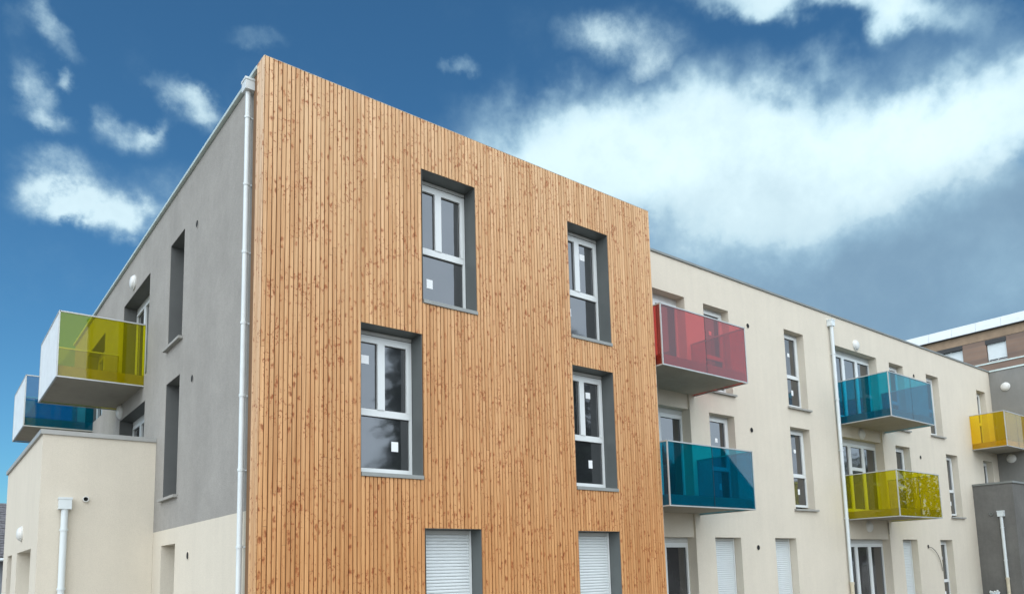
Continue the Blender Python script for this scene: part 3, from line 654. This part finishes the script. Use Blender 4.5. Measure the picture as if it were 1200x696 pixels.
mb = MB(); fa.bx(mb, 6.48, 8.79, .30, .34, .02, 2.33); mb.build('annex_door', M['box_grey'], anx)
w = cream_window(fa, 9.79, 10.74, 1.30, 2.33, .25, False); w.parent = anx
lamp(fa, 8.03, 2.68, anx, .15)
downpipe(faf, -1.41, 0, 2.965, anx, [2.61, 1.60, .7], r=.055, hop=(.19, .2, .14), off=.09, label='white downpipe on the annex front')
mb = MB(); mb.lathe([(.05, -.004), (.05, .05), (.037, .05), (.035, .01)], (-1.09, AY, 3.16), (0, -1, 0), 20); v = mb.build('overflow_spout', M['lamp_white'], anx, True)
mb = MB(); mb.lathe([(.036, .005), (.036, .012), (.004, .0125)], (-1.09, AY, 3.16), (0, -1, 0), 20); mb.build('spout_hole', M['black'], v)

# ------------------------------------------------------------------ grey wing and dark annex on the right
wing = thing('grey_wing', 'grey rendered wing with a round white lamp at the right end of the cream front', 'building')
mb = MB(); mb.box(28.93, 37.5, -.04, 15.9, 0, 8.90); mb.build('wing_wall', M['wing_grey_dim'], wing)
mb = MB(); mb.box(28.895, 37.54, -.075, 15.94, 8.902, 8.958); mb.build('wing_coping', M['coping_light'], wing)
fwg = Face('X', 28.93)
lamp(fwg, .78, 8.23, wing); lamp(fwg, .84, 5.44, wing)
ar = thing('annex', 'low dark grey annex with a white downpipe in the corner below the yellow balcony', 'annex')
RX = 26.26
mb = MB(); mb.box(RX, 28.928, .04, FY - .002, 0, 4.29); mb.build('annex_wall', M['dark_grey'], ar)
mb = MB(); mb.box(RX - .035, 28.928, .005, FY - .002, 4.292, 4.36); mb.build('annex_coping', M['coping'], ar)
far_ = Face('X', RX)
downpipe(far_, .46, 1.0, 3.14, ar, [2.75, 1.62], r=.05, hop=(.20, .2, .14), lower=True, label='white downpipe with beige foot')
mb = MB(); mb.lathe([(.055, -.004), (.055, .05), (.04, .05), (.04, .01)], (RX, .79, 3.25), (-1, 0, 0), 18); v = mb.build('overflow_spout', M['coping'], ar, True)
_keep = apt; apt = wing
balcony('yellow glass balcony in the corner of the wing', 26.62, 28.93, .17, FY - .003, 5.640, 6.93, M['yellow_glass'], {'front': 'glass', 'left': 'glass'}, 'Y')
apt = _keep

# blue and white sack standing by the dark annex
sk = thing('rubble_sack', 'blue and white plastic sack standing against the dark grey annex', 'sack')
random.seed(3)
mb = MB(); rings = [(.20, 0), (.235, .1), (.23, .25), (.215, .36), (.16, .43), (.10, .47)]
i0 = 0; seg = 14
for r, h in rings:
    for k in range(seg):
        a = 2 * math.pi * k / seg; q = r * (1 + random.uniform(-.12, .12)); mb.v.append((25.98 + q * math.cos(a), .84 + q * 1.1 * math.sin(a), h + .002))
for j in range(len(rings) - 1):
    for k in range(seg): mb.f.append((j * seg + k, j * seg + (k + 1) % seg, (j + 1) * seg + (k + 1) % seg, (j + 1) * seg + k))
mb.f.append(tuple(reversed(range(seg)))); mb.f.append(tuple((len(rings) - 1) * seg + k for k in range(seg)))
mb.build('sack_body', plain('blue_plastic', (.12, .42, .62), .35), sk, True)
mb = MB()
for k in range(10):
    a = 2 * math.pi * k / 10; mb.tube([(25.98 + .08 * math.cos(a), .84 + .09 * math.sin(a), .45), (25.98 + .13 * math.cos(a + .3), .84 + .15 * math.sin(a + .3), .55 + random.uniform(-.02, .05))], [.045, .03], 6)
mb.build('sack_neck', M['white_pvc'], sk, True)

# ------------------------------------------------------------------ brick block behind
# ------------------------------------------------------------------ what stands behind the camera and shows in the glass
M['needles'] = plain('needles', (.045, .07, .035), .8, 0, .4, 2)
M['bark'] = plain('bark', (.10, .08, .06), .9, 0, .3, 9)
def conifer(x, y, h, r, label, seed, n=2600):
    rnd = random.Random(seed)
    t = thing('conifer_tree', label, 'tree', 'conifers mirrored in the bay windows'); t.location = (x, y, 0)
    mb = MB(); mb.tube([(0, 0, 0), (0, 0, h * .5), (0, 0, h * .98)], [.22, .13, .02], 8); mb.build('trunk', M['bark'], t, True)
    mb = MB(); tiers = int(h / .42)
    for k in range(tiers):
        z = h * .12 + (h * .86) * k / tiers; rr = r * (1 - (z / h)) ** .8 * rnd.uniform(.75, 1.1)
        for b in range(15):
            a = rnd.uniform(0, 6.283); ln = rr * rnd.uniform(.6, 1.1); ca, sa = math.cos(a), math.sin(a)
            m_ = max(3, int(ln / .22))
            for q in range(m_):
                s = (q + .5) / m_; cx, cy, cz = ca * ln * s, sa * ln * s, z - .35 * ln * s * s + rnd.uniform(-.08, .08)
                w = .34 * (1.15 - .6 * s)
                for e in (-1, 1):
                    mb.quad((cx, cy, cz), (cx + ca * .25 - sa * w * e, cy + sa * .25 + ca * w * e, cz - .10 + rnd.uniform(-.06, .06)), (cx + ca * .42 - sa * w * .7 * e, cy + sa * .42 + ca * w * .7 * e, cz - .2), (cx + ca * .2, cy + sa * .2, cz - .03))
    mb.build('crown', M['needles'], t)
conifer(14.1, -20, 14.6, 3.3, 'tall dark conifer mirrored in the right panes of the first floor bay window', 1)
conifer(20.6, -15.5, 13.5, 3.4, 'broad dark conifer mirrored in the lower right bay window', 2)
M['leaves'] = plain('leaves', (.075, .095, .03), .7, 0, .45, 1.5)
def leafy(x, y, h, r, label, seed):
    rnd = random.Random(seed)
    t = thing('leafy_tree', label, 'tree', 'leafy trees mirrored in the lime balcony'); t.location = (x, y, 0)
    tr = MB(); tr.tube([(0, 0, 0), (.1, 0, h * .35), (0, .1, h * .75)], [.2, .15, .06], 7); lf = MB(); clumps = []
    for k in range(34):
        a = rnd.uniform(0, 6.283); zz = rnd.uniform(.28, 1); rr = r * math.sin(math.pi * min(1, zz * .85)) * rnd.uniform(.35, 1.05)
        p = Vector((rr * math.cos(a), rr * math.sin(a), h * zz)); clumps.append(p)
        tr.tube([(0, 0, h * zz * .55), tuple(p * .6 + Vector((0, 0, h * zz * .3))), tuple(p)], [.06, .04, .015], 5)
    for p in clumps:
        for q in range(70):
            c = p + Vector((rnd.gauss(0, .42), rnd.gauss(0, .42), rnd.gauss(0, .36))); u = Vector((rnd.gauss(0, 1), rnd.gauss(0, 1), rnd.gauss(0, 1))).normalized(); v = u.orthogonal() * rnd.uniform(.6, 1)
            w = rnd.uniform(.07, .14); lf.quad(tuple(c - u * w), tuple(c + v * w * .6), tuple(c + u * w), tuple(c - v * w * .6))
    tr.build('trunk', M['bark'], t, True); lf.build('crown', M['leaves'], t)
leafy(37.6, -8.6, 7.2, 2.6, 'rounded leafy tree mirrored in the left part of the lime balcony front', 4)
leafy(44.5, -10.8, 7.8, 2.9, 'wide leafy tree mirrored in the right part of the lime balcony front', 9)
oh = thing('neighbour_house', 'dark gabled house mirrored as a slanting roof edge in the blue balcony glass', 'house')
mb = MB(); mb.box(22.4, 31.6, -25.5, -14.3, 0, 4.9); mb.prism([(22.4, 4.9), (27, 8.45), (31.6, 4.9)], lambda p, t: (p[0], t, p[1]), -25.5, -14.3)
mb.build('house_wall', plain('neighbour_wall', (.10, .085, .075), .9), oh)
mb = MB(); mb.prism([(21.8, 4.6), (27, 8.66), (32.2, 4.6), (32.2, 4.45), (27, 8.5), (21.8, 4.45)], lambda p, t: (p[0], t, p[1]), -25.9, -13.9)
mb.build('roof', plain('neighbour_roof', (.07, .06, .058), .9, 0, .2, 3), oh)

bk = thing('brick_building', 'brown brick block with white metal parapet rising behind the grey wing', 'building')
BX = 40.0; fb_ = Face('X', BX)
BW = [(4.13, 5.07, 11.93, 13.07), (6.23, 7.52, 11.93, 13.12), (1.2, 2.2, 11.93, 13.05), (9.0, 10.0, 11.93, 13.1)]
mb = MB(); fb_.wall(mb, -3, 13, 0, 13.60, BW, .5); weld_build(mb, 'brick_wall', M['brick'], bk)
mb = MB(); fb_.bx(mb, -3, 13, -.03, -.001, 13.14, 13.599); mb.build('brick_frieze', M['brick_light'], bk, label='paler ochre brick band under the parapet')
mb = MB(); fb_.bx(mb, -3, 13, -.05, -.001, 11.82, 11.885); mb.build('string_course', M['coping_light'], bk)
mb = MB(); fb_.bx(mb, -3, 13.2, -.22, .5, 13.602, 13.66); mb.build('eaves', M['near_black'], bk)
y = -3 + .0
while y < 13:
    mb = MB(); fb_.bx(mb, y + .005, y + 1.195, -.25, -.20, 13.64, 13.90); fb_.bx(mb, y + .005, y + 1.195, -.20, -.15, 13.905, 14.13); mb.build('parapet_panel', M['white_metal'], bk); y += 1.2
mb = MB(); fb_.bx(mb, -3, 13, -.149, .5, 13.662, 14.05); mb.build('parapet_core', M['coping_light'], bk)
mb = MB(); mb.box(BX + .5, BX + 14, -3, 13, 0, 13.9); mb.build('brick_block_body', M['brick'], bk)
for k, (a0, a1, z0, z1) in enumerate(BW):
    w = frame_from(fb_, 'window', [(a0, a0 + .06, z0, z1), (a1 - .06, a1, z0, z1), (a0 + .06, a1 - .06, z1 - .06, z1), (a0 + .06, a1 - .06, z0, z0 + .06), ((a0 + a1) / 2 - .03, (a0 + a1) / 2 + .03, z0 + .06, z1 - .06)], .16, .22, bk)
    pane(fb_, w, a0 + .06, a1 - .06, z0 + .06, z1 - .06, .19)
    mb = MB(); fb_.bx(mb, a0 - .02, a1 + .02, -.028, .14, z1 - .20, z1 + .02); mb.build('lintel_box', M['near_black'], w)
    if k in (0, 2):
        z = z0 + .12
        while z < z1 - .21:
            mb = MB(); fb_.bx(mb, a0 + .03, a1 - .03, .09, .13, z, z + .045); mb.build('shutter_slat', M['shutter_white'], w); z += .05
    else:
        mb = MB(); fb_.bx(mb, a0 + .07, a1 - .07, .175, .186, z0 + .07, z1 - .22); mb.build('curtain', M['shutter_white'], w)

# ------------------------------------------------------------------ tiled house behind on the left
hs = thing('tiled_house', 'grey tiled house roof showing behind the cream annex at the left edge', 'house')
mb = MB(); mb.box(-9, 2.2, 29.0, 38, 0, 2.95); mb.build('house_wall', plain('house_wall', (.22, .23, .25), .9), hs)
mb = MB()
prof = [(28.4, 2.9), (33.5, 5.7), (38.6, 2.9)]
mb.prism([(28.4, 2.86), (33.5, 5.52), (38.6, 2.86), (38.6, 2.80), (28.4, 2.80)], lambda p, t: (t, p[0], p[1]), -9.3, 2.4); rf = mb.build('roof', M['slate'], hs)
nrow = 22
sl_ = math.hypot(5.1, 2.68); uy, uz = 5.1 / sl_, 2.68 / sl_
tm = None
for r in range(nrow):
    mb = MB(); step = sl_ / nrow; s0 = r * step
    for k in range(39):
        x0 = -9.3 + k * .3 + (.15 if r % 2 else 0)
        jit = random.uniform(-.01, .01)
        prof = [(s0 - .03, .05 + jit), (s0 + step, .02), (s0 + step, .0), (s0 - .03, .0)]
        mb.prism(prof, lambda p, t: (t, 28.4 + p[0] * uy - p[1] * uz, 2.9 + p[0] * uz + p[1] * uy - .02), x0 + .006, x0 + .294)
    o = mb.build('tile_row', M['slate'], rf); o['kind'] = 'stuff'
mb = MB(); mb.tube([(-9.3, 28.36, 2.78), (2.4, 28.36, 2.78)], .07, 10); mb.build('gutter', M['pipe_white'], hs, True)
